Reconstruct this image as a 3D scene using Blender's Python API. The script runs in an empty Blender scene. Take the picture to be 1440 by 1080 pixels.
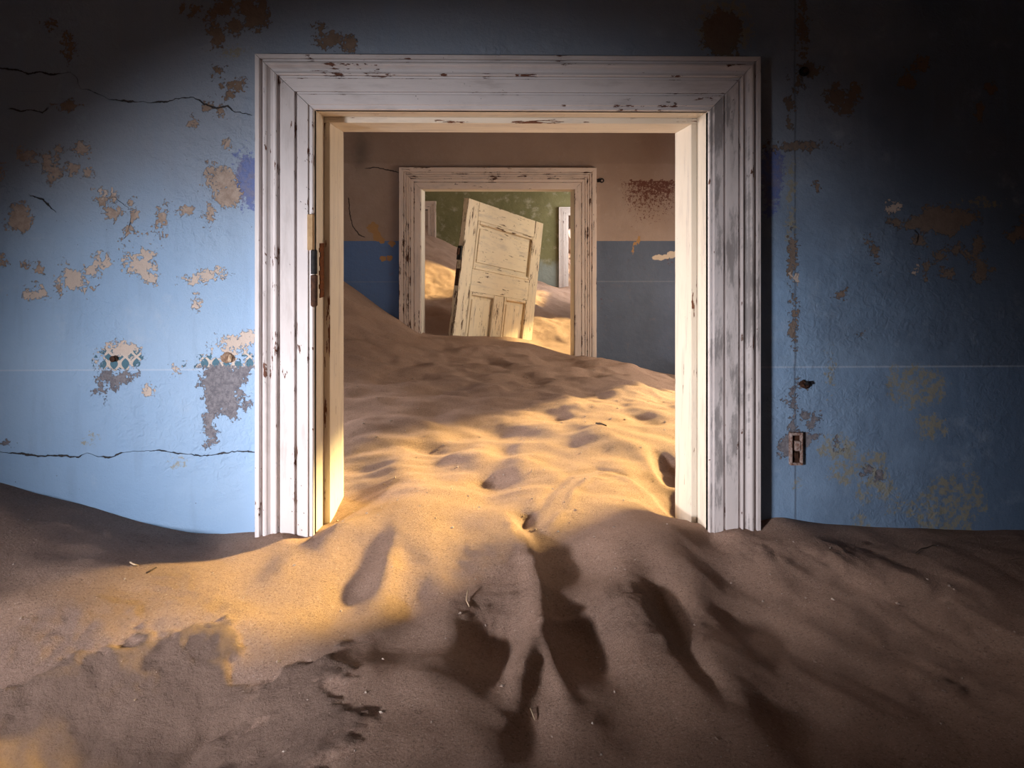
import bpy, bmesh, math, random
import numpy as np
from mathutils import Vector, Matrix

random.seed(7)
SC = bpy.context.scene
COL = SC.collection

# ------------------------------------------------------------------ camera
F = 1000.0; CX = 720.0; CY = 331.0; CAMZ = 1.82
PSI = math.atan(23 / F)
cam_d = bpy.data.cameras.new('camera'); cam = bpy.data.objects.new('camera', cam_d); COL.objects.link(cam)
cam_d.sensor_width = 36; cam_d.lens = 36 * F / 1440
cam_d.shift_x = 0.0; cam_d.shift_y = (CY - 540) / 1440
cam_d.clip_start = 0.02; cam_d.clip_end = 100
cam.location = (0, 0, CAMZ); cam.rotation_euler = (math.pi / 2, 0, -PSI)
SC.camera = cam

# ------------------------------------------------------------------ sky, sun, window light, exposure
SC.view_settings.view_transform = 'Standard'; SC.view_settings.look = 'None'
SC.view_settings.gamma = 1; SC.view_settings.use_curve_mapping = False
SC.view_settings.exposure = 0.0
w = bpy.data.worlds.new('sky'); SC.world = w; w.use_nodes = True
w.node_tree.nodes['Background'].inputs[0].default_value = (0.55, 0.66, 0.85, 1)
w.node_tree.nodes['Background'].inputs[1].default_value = 0.6

def light(name, kind, loc, direction, energy, color, **kw):
    l = bpy.data.lights.new(name, kind); l.energy = energy; l.color = color
    for k, v in kw.items(): setattr(l, k, v)
    o = bpy.data.objects.new(name, l); COL.objects.link(o); o.location = loc
    o.rotation_euler = Vector(direction).to_track_quat('-Z', 'Y').to_euler()
    return o
SUN_AZ, SUN_EL = math.radians(41), math.radians(14)
SUN_DIR = (-math.cos(SUN_AZ) * math.cos(SUN_EL), -math.sin(SUN_AZ) * math.cos(SUN_EL), -math.sin(SUN_EL))
light('sun', 'SUN', (4, 6, 4), SUN_DIR, 20.0, (1.0, 0.74, 0.30), angle=math.radians(3.6))
# daylight entering by the windows of the three rooms (openings are built in wall_left and wall_right); two lamps are added fill
light('window_light_near_room', 'AREA', (-1.95, -0.45, 1.60), (1.42, 2.37, -0.52), 24, (0.97, 0.95, 1.0),
      shape='RECTANGLE', size=0.42, size_y=0.20, spread=math.radians(54))
light('added_light_behind_door', 'AREA', (1.85, 5.65, 1.85), (-1, 0.0, -0.1), 11, (1.0, 0.88, 0.70),  # made-up window lamp, added to brighten the tilted door leaf
      shape='RECTANGLE', size=0.7, size_y=0.9, spread=math.radians(150))
light('window_light_middle_left', 'AREA', (-1.95, 3.35, 1.75), (2.5, -1.25, -0.45), 12, (1.0, 0.92, 0.90),
      shape='RECTANGLE', size=0.9, size_y=0.9, spread=math.radians(66))
light('window_light_middle_right', 'AREA', (1.85, 3.9, 1.75), (-1, -0.1, -0.2), 34, (1.0, 0.86, 0.68),
      shape='RECTANGLE', size=1.3, size_y=1.0, spread=math.radians(150))
light('window_light_far_room', 'AREA', (1.85, 8.7, 2.05), (-1, -0.25, -0.35), 36, (1.0, 0.95, 0.88),
      shape='RECTANGLE', size=1.0, size_y=1.0, spread=math.radians(150))

light('added_light_last_room', 'AREA', (1.85, 10.8, 2.05), (-1, -0.1, -0.3), 40, (1.0, 0.9, 0.82),  # made-up window lamp, added to brighten the rocks in the last room
      shape='RECTANGLE', size=1.5, size_y=1.0, spread=math.radians(150))

# ------------------------------------------------------------------ helpers
def ray(u, v):
    a = (u - CX) / F; b = (v - CY) / F
    return np.array([a * math.cos(PSI) + math.sin(PSI), -a * math.sin(PSI) + math.cos(PSI), -b])
def at(u, v, Y):
    """point in the plane y = Y seen at photo pixel (u, v)"""
    q = ray(u, v); q = q * (Y / q[1]); q[2] += CAMZ
    return q

def tag(o, label=None, cat=None, group=None, kind=None):
    if label: o['label'] = label
    if cat: o['category'] = cat
    if group: o['group'] = group
    if kind: o['kind'] = kind
    return o
def link(name, me, parent=None, mat=None):
    o = bpy.data.objects.new(name, me); COL.objects.link(o)
    if parent is not None: o.parent = parent
    if mat is not None and me is not None:
        me.materials.clear(); me.materials.append(mat)
    return o
def empty(name, loc=(0, 0, 0)):
    o = bpy.data.objects.new(name, None); COL.objects.link(o); o.location = loc; o.empty_display_size = 0.1
    return o
def mesh_np(name, V, Fq, attrs=None, smooth=False):
    me = bpy.data.meshes.new(name)
    V = np.asarray(V, np.float32); Fq = np.asarray(Fq, np.int32)
    me.vertices.add(len(V)); me.vertices.foreach_set('co', V.ravel())
    me.loops.add(Fq.size); me.loops.foreach_set('vertex_index', Fq.ravel())
    me.polygons.add(len(Fq)); k = Fq.shape[1]
    me.polygons.foreach_set('loop_start', np.arange(0, Fq.size, k, dtype=np.int32))
    me.polygons.foreach_set('loop_total', np.full(len(Fq), k, np.int32))
    me.polygons.foreach_set('use_smooth', np.full(len(Fq), smooth))
    for n, a in (attrs or {}).items():
        at_ = me.attributes.new(n, 'FLOAT', 'POINT'); at_.data.foreach_set('value', np.asarray(a, np.float32))
    me.update(); me.validate()
    return me
class MB:
    def __init__(s): s.v = []; s.f = []
    def quad(s, *p):
        n = len(s.v); s.v += [tuple(q) for q in p]; s.f.append(tuple(range(n, n + len(p)))); return s
    def box(s, a, b, M=None):
        x0, y0, z0 = a; x1, y1, z1 = b
        P = [(x0,y0,z0),(x1,y0,z0),(x1,y1,z0),(x0,y1,z0),(x0,y0,z1),(x1,y0,z1),(x1,y1,z1),(x0,y1,z1)]
        if M is not None: P = [tuple(M @ Vector(p)) for p in P]
        n = len(s.v); s.v += P
        for f in ((0,3,2,1),(4,5,6,7),(0,1,5,4),(1,2,6,5),(2,3,7,6),(3,0,4,7)): s.f.append(tuple(n + i for i in f))
        return s
    def tube(s, pts, rad, seg=10, caps=True):
        pts = [Vector(p) for p in pts]; n0 = len(s.v)
        if not hasattr(rad, '__len__'): rad = [rad] * len(pts)
        for i, p in enumerate(pts):
            d = (pts[min(i + 1, len(pts) - 1)] - pts[max(i - 1, 0)]).normalized()
            a = d.orthogonal().normalized() if abs(d.z) > .9 or True else None
            ref = Vector((0, 0, 1)) if abs(d.z) < .9 else Vector((1, 0, 0))
            a = d.cross(ref).normalized(); b = d.cross(a).normalized()
            for k in range(seg):
                t = 2 * math.pi * k / seg
                s.v.append(tuple(p + a * (math.cos(t) * rad[i]) + b * (math.sin(t) * rad[i])))
        for i in range(len(pts) - 1):
            for k in range(seg):
                A = n0 + i * seg + k; B = n0 + i * seg + (k + 1) % seg
                s.f.append((A, B, B + seg, A + seg))
        if caps:
            s.f.append(tuple(n0 + k for k in range(seg))[::-1])
            s.f.append(tuple(n0 + (len(pts) - 1) * seg + k for k in range(seg)))
        return s
    def mesh(s, name, bevel=0.0, smooth=False):
        me = bpy.data.meshes.new(name); me.from_pydata(s.v, [], s.f)
        bm = bmesh.new(); bm.from_mesh(me)
        bmesh.ops.recalc_face_normals(bm, faces=bm.faces)
        if bevel: bmesh.ops.bevel(bm, geom=bm.edges[:] + bm.verts[:], offset=bevel, segments=2, affect='EDGES', profile=0.5)
        for f in bm.faces: f.smooth = smooth
        bm.to_mesh(me); bm.free(); return me
    def build(s, name, mat, parent=None, bevel=0.0, smooth=False):
        return link(name, s.mesh(name, bevel, smooth), parent, mat)

# numpy gradient noise
def _h(ix, iy, seed):
    n = (ix.astype(np.int64) * 374761393 + iy.astype(np.int64) * 668265263 + seed * 1442695041) & 0xffffffff
    n = ((n ^ (n >> 13)) * 1274126177) & 0xffffffff
    return ((n ^ (n >> 16)) & 0xffff) / 65535.0 * 2 * math.pi
def perlin(x, y, seed=0):
    ix = np.floor(x); iy = np.floor(y); fx = x - ix; fy = y - iy
    ux = fx * fx * fx * (fx * (fx * 6 - 15) + 10); uy = fy * fy * fy * (fy * (fy * 6 - 15) + 10)
    def g(a, b):
        t = _h(ix + a, iy + b, seed); return np.cos(t) * (fx - a) + np.sin(t) * (fy - b)
    return ((g(0,0) * (1-ux) + g(1,0) * ux) * (1-uy) + (g(0,1) * (1-ux) + g(1,1) * ux) * uy) * 1.4
def fbm(x, y, oct=4, seed=0, gain=.5):
    r = 0; a = 1.0
    for i in range(oct):
        r = r + a * perlin(x * 2**i, y * 2**i, seed + i); a *= gain
    return r
def sm(a, b, x):
    t = np.clip((x - a) / (b - a), 0, 1); return t * t * (3 - 2 * t)
def seg_dist(X, Z, pts):
    """unsigned and signed distance to a polyline, and the running length at the foot"""
    best = np.full(X.shape, 1e9); sg = np.zeros(X.shape); run = np.zeros(X.shape); L = 0
    for (x0, z0), (x1, z1) in zip(pts[:-1], pts[1:]):
        dx, dz = x1 - x0, z1 - z0; l2 = dx * dx + dz * dz + 1e-12
        t = np.clip(((X - x0) * dx + (Z - z0) * dz) / l2, 0, 1)
        d = np.hypot(X - x0 - t * dx, Z - z0 - t * dz)
        s = np.sign(dx * (Z - z0) - dz * (X - x0)); m = d < best
        best = np.where(m, d, best); sg = np.where(m, s, sg); run = np.where(m, L + t * math.sqrt(l2), run)
        L += math.sqrt(l2)
    return best, sg, run, L
def poly_sd(X, Z, pts):
    P = list(pts) + [pts[0]]
    d, _, _, _ = seg_dist(X, Z, P)
    ins = np.zeros(X.shape, bool)
    for (x0, z0), (x1, z1) in zip(P[:-1], P[1:]):
        c = ((z0 > Z) != (z1 > Z)) & (X < (x1 - x0) * (Z - z0) / (z1 - z0 + 1e-12) + x0)
        ins ^= c
    return np.where(ins, -d, d)

# ------------------------------------------------------------------ node materials
class NT:
    def __init__(s, name, rough=0.85, spec=0.3):
        s.m = bpy.data.materials.new(name); s.m.use_nodes = True; s.t = s.m.node_tree
        s.b = s.t.nodes['Principled BSDF']; s.b.inputs['Roughness'].default_value = rough
        s.b.inputs['Specular IOR Level'].default_value = spec
        s.co = s.t.nodes.new('ShaderNodeTexCoord').outputs['Object']
    def L(s, a, b): s.t.links.new(a, b)
    def inp(s, sock, v):
        if hasattr(v, 'is_output'): s.L(v, sock)
        elif hasattr(v, '__len__'): sock.default_value = (*v, 1) if len(v) == 3 and sock.type == 'RGBA' else v
        else: sock.default_value = v
    def attr(s, n):
        a = s.t.nodes.new('ShaderNodeAttribute'); a.attribute_name = n; return a.outputs['Fac']
    def mapc(s, scale=(1,1,1), rot=(0,0,0), loc=(0,0,0), co=None):
        m = s.t.nodes.new('ShaderNodeMapping'); s.L(co or s.co, m.inputs[0])
        m.inputs['Scale'].default_value = scale; m.inputs['Rotation'].default_value = rot; m.inputs['Location'].default_value = loc
        return m.outputs[0]
    def noise(s, scale, detail=4, rough=.55, co=None, dist=0):
        n = s.t.nodes.new('ShaderNodeTexNoise'); s.L(co or s.co, n.inputs['Vector'])
        n.inputs['Scale'].default_value = scale; n.inputs['Detail'].default_value = detail
        n.inputs['Roughness'].default_value = rough; n.inputs['Distortion'].default_value = dist
        return n.outputs[0]
    def voro(s, scale, feature='F1', co=None, rand=1):
        n = s.t.nodes.new('ShaderNodeTexVoronoi'); n.feature = feature; s.L(co or s.co, n.inputs['Vector'])
        n.inputs['Scale'].default_value = scale; n.inputs['Randomness'].default_value = rand
        return n.outputs['Distance']
    def math(s, op, a, b=0.0, c=0.0):
        n = s.t.nodes.new('ShaderNodeMath'); n.operation = op
        s.inp(n.inputs[0], a); s.inp(n.inputs[1], b); s.inp(n.inputs[2], c); return n.outputs[0]
    def step(s, x, lo, hi, a=0.0, b=1.0):
        n = s.t.nodes.new('ShaderNodeMapRange'); n.interpolation_type = 'SMOOTHSTEP'
        s.inp(n.inputs[0], x); n.inputs[1].default_value = lo; n.inputs[2].default_value = hi
        n.inputs[3].default_value = a; n.inputs[4].default_value = b; return n.outputs[0]
    def mix(s, fac, a, b, mode='MIX'):
        n = s.t.nodes.new('ShaderNodeMix'); n.data_type = 'RGBA'; n.blend_type = mode
        s.inp(n.inputs[0], fac); s.inp(n.inputs[6], a); s.inp(n.inputs[7], b); return n.outputs[2]
    def xyz(s, co=None):
        n = s.t.nodes.new('ShaderNodeSeparateXYZ'); s.L(co or s.co, n.inputs[0]); return n.outputs
    def bump(s, h, strength, dist, prev=None):
        n = s.t.nodes.new('ShaderNodeBump'); n.inputs['Strength'].default_value = strength
        n.inputs['Distance'].default_value = dist; s.inp(n.inputs['Height'], h)
        if prev is not None: s.L(prev, n.inputs['Normal'])
        return n.outputs[0]
    def done(s, color, normal=None, rough=None):
        s.inp(s.b.inputs['Base Color'], color)
        if normal is not None: s.L(normal, s.b.inputs['Normal'])
        if rough is not None: s.inp(s.b.inputs['Roughness'], rough)
        return s.m

def sand_material():
    n = NT('sand', 0.92, 0.15)
    big = n.noise(2.2, 4); mid = n.noise(25, 5, .6)
    c = n.mix(n.step(big, .35, .65), (.46, .300, .225), (.40, .262, .200))
    c = n.mix(n.step(mid, .35, .7, 0, .35), c, (.34, .215, .16))
    g = n.noise(170, 5, .85)
    c = n.mix(n.step(g, .50, .64, 0, .80), c, (.19, .125, .095))
    c = n.mix(n.step(n.noise(240, 4, .8, co=n.mapc(loc=(3, 1, 2))), .55, .68, 0, .60), c, (.70, .55, .45))
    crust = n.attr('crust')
    c = n.mix(n.math('MULTIPLY', crust, .75), c, (.17, .115, .09))  # dark crust tone, deepened further to paint in the dim front-left corner
    nm = n.bump(n.noise(230, 5, .8), .9, .0065)
    nm = n.bump(n.noise(90, 4, .65), .18, .004, nm)
    nm = n.bump(n.math('MULTIPLY', n.noise(55, 5, .65), crust), .6, .010, nm)
    return n.done(c, nm)

def near_wall_material():
    n = NT('blue_wall_paint', 0.62, 0.35)
    x, y, z = n.xyz()
    e1 = n.noise(55, 4, .65); e2 = n.noise(150, 4, .65)
    edge = n.math('ADD', n.math('MULTIPLY_ADD', e1, .075, -.038), n.math('MULTIPLY_ADD', e2, .050, -.026))
    def mask(a, soft=.0012): return n.step(n.math('ADD', n.attr(a), edge), -soft, soft, 1, 0)
    cloud = n.noise(1.6, 5, .6)
    blue = n.mix(n.step(cloud, .3, .7), (.27, .425, .64), (.33, .475, .66))
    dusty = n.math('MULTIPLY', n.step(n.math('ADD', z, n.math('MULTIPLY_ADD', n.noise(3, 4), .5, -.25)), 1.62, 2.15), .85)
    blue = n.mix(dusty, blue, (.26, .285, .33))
    # right of the door: grime, plus the wall's dimness painted into the blue
    grime_and_shade = n.math('MULTIPLY', n.step(n.math('ADD', x, n.math('MULTIPLY_ADD', n.noise(2.5, 5, .65), 1.2, -.6)), .40, 1.3), .85)
    blue = n.mix(grime_and_shade, blue, (.075, .11, .17))
    wear = n.step(n.noise(9, 6, .7), .56, .74, 0, .28)
    blue = n.mix(wear, blue, (.46, .55, .66))
    vert = n.step(n.noise(7, 4, .6, co=n.mapc((3.5, 1, .55))), .5, .75, 0, .25)
    blue = n.mix(vert, blue, (.20, .29, .42))
    blue = n.mix(n.math('MULTIPLY', n.step(z, 1.463, 1.459), .16), blue, (.20, .36, .62))
    blue = n.mix(n.step(n.math('ABSOLUTE', n.math('SUBTRACT', z, 1.461)), .0035, .001, 0, .35), blue, (.55, .62, .72))
    seam = n.step(n.math('ABSOLUTE', n.math('ADD', n.math('SUBTRACT', x, float(at(1118, 331, 1.92)[0])), n.math('MULTIPLY_ADD', n.noise(20, 3), .008, -.004))), .0012, .004, .55, 0)
    blue = n.mix(seam, blue, (.06, .07, .09))
    deep = mask('deep', .004); blue = n.mix(n.math('MULTIPLY', deep, .85), blue, n.mix(n.step(e1, .4, .6), (.10, .14, .36), (.16, .16, .27)))
    och = n.math('MULTIPLY', mask('ochre', .004), n.step(n.noise(60, 5, .7), .42, .56, 0, .75))
    blue = n.mix(och, blue, (.30, .27, .17))
    pits = n.step(n.voro(38), .055, .035, 0, 1)
    pits = n.math('MULTIPLY', pits, n.step(n.noise(5, 3), .50, .62))
    blue = n.mix(pits, blue, (.10, .10, .13))
    # exposed layers
    plaster = n.mix(n.step(n.noise(40, 5, .7), .35, .7), (.46, .37, .31), (.31, .235, .19))
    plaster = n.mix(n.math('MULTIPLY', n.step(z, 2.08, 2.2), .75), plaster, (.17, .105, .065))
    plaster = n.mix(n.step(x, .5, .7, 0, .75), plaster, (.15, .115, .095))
    grey = n.mix(n.step(n.noise(120, 5, .7), .35, .65), (.135, .13, .15), (.24, .23, .25))
    k = 105.0
    s1 = n.math('SINE', n.math('ADD', n.math('MULTIPLY', x, k), n.math('MULTIPLY', n.math('SINE', n.math('MULTIPLY', z, k * .8)), 1.5)))
    s2 = n.math('SINE', n.math('SUBTRACT', n.math('MULTIPLY', x, k), n.math('MULTIPLY', n.math('SINE', n.math('MULTIPLY', z, k * .8)), 1.5)))
    arcs = n.step(n.math('MINIMUM', n.math('ABSOLUTE', s1), n.math('ABSOLUTE', s2)), .36, .46, 1, 0)
    deco = n.mix(arcs, (.085, .18, .24), (.60, .52, .46))
    peel = mask('peel'); mg = mask('grey'); md = mask('deco')
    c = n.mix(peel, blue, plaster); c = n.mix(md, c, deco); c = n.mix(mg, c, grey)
    cream = mask('cream'); c = n.mix(cream, c, (.56, .47, .41))
    cr = n.math('ADD', n.math('ABSOLUTE', n.math('ADD', n.attr('crack'), n.math('MULTIPLY_ADD', n.noise(70, 3), .010, -.005))), 0)
    cr = n.math('ADD', cr, n.step(n.noise(18, 3), .38, .62, -.0010, .0012))
    cr = n.math('MULTIPLY', n.step(cr, .0006, .0020, 1, 0), n.attr('crack_on'))
    c = n.mix(cr, c, (.03, .025, .025))
    # relief: flaked edges, fine craquelure, brush and trowel marks
    flak = n.math('MULTIPLY', n.step(n.voro(16, 'DISTANCE_TO_EDGE', co=n.mapc(co=n.co)), .0, .03), 1)
    flm = n.step(n.noise(3.5, 4), .50, .60)
    craq = n.math('MULTIPLY', n.math('SUBTRACT', 1, flak), flm)
    out = n.math('MAXIMUM', n.math('MAXIMUM', peel, mg), n.math('MAXIMUM', md, cream))
    nm = n.bump(n.math('SUBTRACT', 1, n.math('MAXIMUM', out, cr)), 1.0, .007)
    nm = n.bump(n.noise(22, 6, .65), .35, .010, nm)
    nm = n.bump(n.noise(130, 5, .75), .40, .004, nm)
    nm = n.bump(n.math('MULTIPLY', n.noise(48, 3, .5, dist=1.2), flm), .45, .008, nm)
    return n.done(c, nm, n.mix(out, (.55, .55, .55), (.95, .95, .95)))

def mid_wall_material():
    n = NT('taupe_and_blue_wall_paint', 0.75, 0.25)
    x, y, z = n.xyz()
    e = n.math('MULTIPLY_ADD', n.noise(30, 5, .65), .05, -.025)
    up = n.mix(n.step(n.noise(2.5, 5, .6), .3, .7), (.33, .235, .185), (.40, .30, .245))
    up = n.mix(n.step(n.noise(18, 5, .7), .55, .75, 0, .3), up, (.50, .40, .35))
    up = n.mix(n.step(n.math('ADD', z, n.math('MULTIPLY', e, .5)), 2.30, 2.32, 0, .35), up, (.24, .165, .125))
    lo = n.mix(n.step(n.noise(3, 5, .6), .3, .7), (.115, .14, .195), (.095, .115, .16))
    lo = n.mix(n.step(x, -.2, .4, .75, 0), lo, (.12, .22, .46))
    lo = n.mix(n.step(n.noise(26, 6, .7), .55, .72, 0, .30), lo, (.20, .16, .16))
    c = n.mix(n.step(n.math('ADD', z, n.math('MULTIPLY', e, .08)), 1.780, 1.784, 0, 1), lo, up)
    c = n.mix(n.step(n.math('ABSOLUTE', n.math('SUBTRACT', z, 1.505)), .006, .002, 0, .25), c, (.3, .3, .33))
    red = n.math('ADD', n.attr('red'), n.math('MULTIPLY_ADD', n.noise(60, 6, .8), 2.2, -1.1))
    c = n.mix(n.step(red, -.06, .06, .9, 0), c, (.115, .030, .018))
    c = n.mix(n.step(n.math('ADD', n.attr('ochre'), e), -.002, .002, 1, 0), c, (.42, .235, .10))
    c = n.mix(n.step(n.math('ADD', n.attr('chip'), n.math('MULTIPLY', e, .5)), -.002, .002, 1, 0), c, (.62, .50, .38))
    c = n.mix(n.step(n.math('ADD', n.attr('smudge'), n.math('MULTIPLY', e, .5)), -.06, .06, .6, 0), c, (.08, .065, .055))
    cr = n.math('ABSOLUTE', n.math('ADD', n.attr('crack'), n.math('MULTIPLY_ADD', n.noise(30, 3), .016, -.008)))
    cr = n.math('MULTIPLY', n.step(cr, .002, .005, 1, 0), n.attr('crack_on'))
    c = n.mix(cr, c, (.05, .035, .03))
    nm = n.bump(n.noise(15, 6, .65), .35, .015)
    nm = n.bump(n.noise(110, 4, .7), .2, .004, nm)
    return n.done(c, nm)

def green_wall_material():
    n = NT('green_wall_paint', 0.8, 0.2)
    x, y, z = n.xyz()
    g = n.mix(n.step(n.noise(1.8, 5, .65), .3, .7), (.155, .15, .07), (.22, .21, .105))
    g = n.mix(n.step(n.noise(9, 6, .7), .52, .72, 0, .7), g, (.42, .40, .30))
    g = n.mix(n.step(n.math('ADD', z, n.math('MULTIPLY_ADD', n.noise(6, 4), .3, -.15)), 1.52, 1.36, 0, .75), g, (.30, .36, .36))
    g = n.mix(n.step(n.noise(40, 5, .7), .58, .70, 0, .6), g, (.09, .10, .05))
    nm = n.bump(n.noise(14, 6, .65), .35, .02)
    return n.done(g, nm)

def plaster_material(name, a, b):
    n = NT(name, 0.85, 0.2)
    c = n.mix(n.step(n.noise(2.0, 5, .6), .3, .7), a, b)
    return n.done(c, n.bump(n.noise(20, 5, .65), .3, .01))

def paint_material(name, base, base2, chip, amount=.5, grain=1.0, greyed=0.0, chip2=None):
    """old oil paint on wood: 'u' runs along the board, 'v' across it, 'edge' is 1 on arrises"""
    n = NT(name, 0.5, 0.35)
    cb = n.t.nodes.new('ShaderNodeCombineXYZ')
    n.L(n.attr('u'), cb.inputs[0]); n.L(n.attr('v'), cb.inputs[1]); n.L(n.attr('w'), cb.inputs[2])
    uv = cb.outputs[0]
    e = n.attr('edge')
    c = n.mix(n.step(n.noise(6, 5, .6, co=uv), .3, .7), base, base2)
    dirt = n.step(n.noise(12, 5, .7, co=n.mapc((.35, 2.5, 1), co=uv)), .48, .72, 0, .45)
    c = n.mix(dirt, c, (.36, .31, .29))
    if greyed:
        gm = n.step(n.math('ADD', n.noise(16, 6, .72, co=n.mapc((.25, 1.2, 1), co=uv)), n.math('MULTIPLY', e, -.10)), .43, .55, 0, greyed)
        c = n.mix(gm, c, (.22, .20, .195))
    s = n.noise(55, 5, .7, co=n.mapc((.22 * grain, 1.0, 1), co=uv))
    s2 = n.noise(11, 3, .6, co=n.mapc((.6, 1, 1), co=uv, loc=(4, 2, 1)))
    k = n.math('ADD', n.math('ADD', s, n.math('MULTIPLY', s2, .28)), n.math('MULTIPLY', e, .085))
    ch = n.step(k, .86 - amount * .12, .875 - amount * .12)
    wood = n.mix(n.noise(80, 3, .6, co=n.mapc((.08, 1, 1), co=uv)), chip, chip2 or tuple(q * 1.9 for q in chip))
    c = n.mix(ch, c, wood)
    pts = n.math('MULTIPLY', n.step(n.voro(60, co=uv), .09, .06), n.step(n.noise(9, 2, co=uv), .55, .62))
    c = n.mix(pts, c, (.07, .04, .03))
    nm = n.bump(n.math('SUBTRACT', 1, n.math('MAXIMUM', ch, pts)), .8, .0018)
    nm = n.bump(n.noise(70, 4, .6, co=n.mapc((.12, 1, 1), co=uv)), .25, .0025, nm)
    return n.done(c, nm, n.mix(ch, (.5, .5, .5), (.95, .95, .95)))

def metal_material(name, a, b, rough=.8, metallic=.3):
    n = NT(name, rough, .3); n.b.inputs['Metallic'].default_value = metallic
    c = n.mix(n.step(n.noise(90, 5, .7), .35, .65), a, b)
    return n.done(c, n.bump(n.noise(240, 4, .7), .5, .002))
def rough_material(name, a, b, scale=40):
    n = NT(name, .9, .15)
    return n.done(n.mix(n.step(n.noise(scale, 5, .7), .35, .65), a, b), n.bump(n.noise(scale * 2, 5, .7), .5, .006))

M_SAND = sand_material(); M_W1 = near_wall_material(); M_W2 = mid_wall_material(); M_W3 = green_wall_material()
M_SIDE = plaster_material('worn_blue_side_plaster', (.27, .31, .37), (.22, .25, .29))
M_SIDE2 = plaster_material('taupe_room_plaster', (.36, .26, .21), (.40, .30, .25))
M_CEIL = plaster_material('ceiling_plaster', (.42, .38, .35), (.48, .44, .40))
M_FLOOR = plaster_material('floor_boards', (.18, .12, .08), (.14, .09, .06))
M_TRIM = paint_material('white_trim_paint', (.66, .61, .60), (.72, .67, .66), (.10, .045, .03), .26, 1.0, .0)
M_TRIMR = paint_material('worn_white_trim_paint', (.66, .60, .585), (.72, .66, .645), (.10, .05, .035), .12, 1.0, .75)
M_LINING = paint_material('cream_lining_paint', (.74, .66, .54), (.78, .70, .58), (.13, .055, .03), .36, .5)
M_TRIM2 = paint_material('chipped_cream_trim_paint', (.72, .58, .50), (.76, .63, .54), (.075, .035, .022), .62, .7)
M_DOOR = paint_material('chipped_cream_door_paint', (.74, .62, .44), (.78, .66, .48), (.085, .05, .03), .76, .8, 0, (.17, .11, .07))
M_DOORW = paint_material('flaked_door_paint', (.72, .60, .43), (.76, .64, .47), (.075, .045, .03), 1.12, .6, 0, (.20, .13, .08))
M_RUST = metal_material('rusted_iron', (.045, .022, .015), (.10, .045, .025))
M_RUSTO = metal_material('orange_rust', (.22, .075, .02), (.10, .03, .012), .95, .1)
M_BLACK = metal_material('blackened_iron', (.012, .011, .012), (.03, .026, .025), .6, .5)
M_BARE = rough_material('bare_wood', (.50, .34, .19), (.40, .26, .14), 30)
M_PUTTY = rough_material('crumbling_plug', (.36, .25, .18), (.15, .09, .06), 90)
M_BOXP = rough_material('rusty_painted_tin', (.50, .40, .36), (.22, .11, .075), 120)
M_TWIG = rough_material('dry_twig', (.09, .06, .045), (.05, .035, .025), 90)
M_STRAW = rough_material('dry_straw', (.62, .47, .33), (.48, .34, .22), 90)
M_ROCK = rough_material('pink_rubble', (.50, .36, .31), (.36, .25, .21), 12)
M_PEB = rough_material('shell_grit', (.62, .52, .45), (.30, .20, .15), 150)

# ------------------------------------------------------------------ key dimensions
Y1 = 1.92; Y1C = 1.875; Y1B = 2.185               # near wall face, casing face, far end of its lining
X1L, X1R, Z1T = -.4815, .5715, CAMZ + .333        # near opening
C1L, C1R, C1T = -.6304, .7060, CAMZ + .4760       # outer edge of its casing
Y2 = 4.84; Y2C = 4.81; Y2B = 5.08
X2L, X2R, Z2T = -.5036, .535, CAMZ + .3125
C2L, C2R, C2T = -.6518, .6849, CAMZ + .4595
Y3 = 9.36
XL, XR = -1.75, 1.62; YB = -2.3; YF = 12.2; ZC = 2.95

# ------------------------------------------------------------------ setting: walls
def grid_axis(fine0, fine1, step, lo, hi, extra, coarse=.12):
    a = list(np.arange(fine0, fine1, step)) + list(np.arange(lo, fine0, coarse)) + list(np.arange(fine1, hi, coarse)) + [hi, lo]
    a = [q for q in a if all(abs(q - k) > step * .5 for k in extra)] + list(extra)
    a = np.array(sorted(set(np.round(a, 5)))); keep = np.r_[True, np.diff(a) > 1e-4]
    return a[keep]
def wall_grid(xs, zs, y, holes):
    X, Z = np.meshgrid(xs, zs); nx = len(xs); nz = len(zs)
    V = np.stack([X.ravel(), np.full(X.size, y), Z.ravel()], 1)
    i, j = np.meshgrid(np.arange(nx - 1), np.arange(nz - 1)); a = (j * nx + i)
    cxm = (xs[:-1] + xs[1:]) / 2; czm = (zs[:-1] + zs[1:]) / 2
    CXm, CZm = np.meshgrid(cxm, czm); ok = np.ones(CXm.shape, bool)
    for (h0, h1, g0, g1) in holes: ok &= ~((CXm > h0) & (CXm < h1) & (CZm > g0) & (CZm < g1))
    a = a[ok]
    return X.ravel(), Z.ravel(), V, np.stack([a, a + 1, a + 1 + nx, a + nx], 1)
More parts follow.
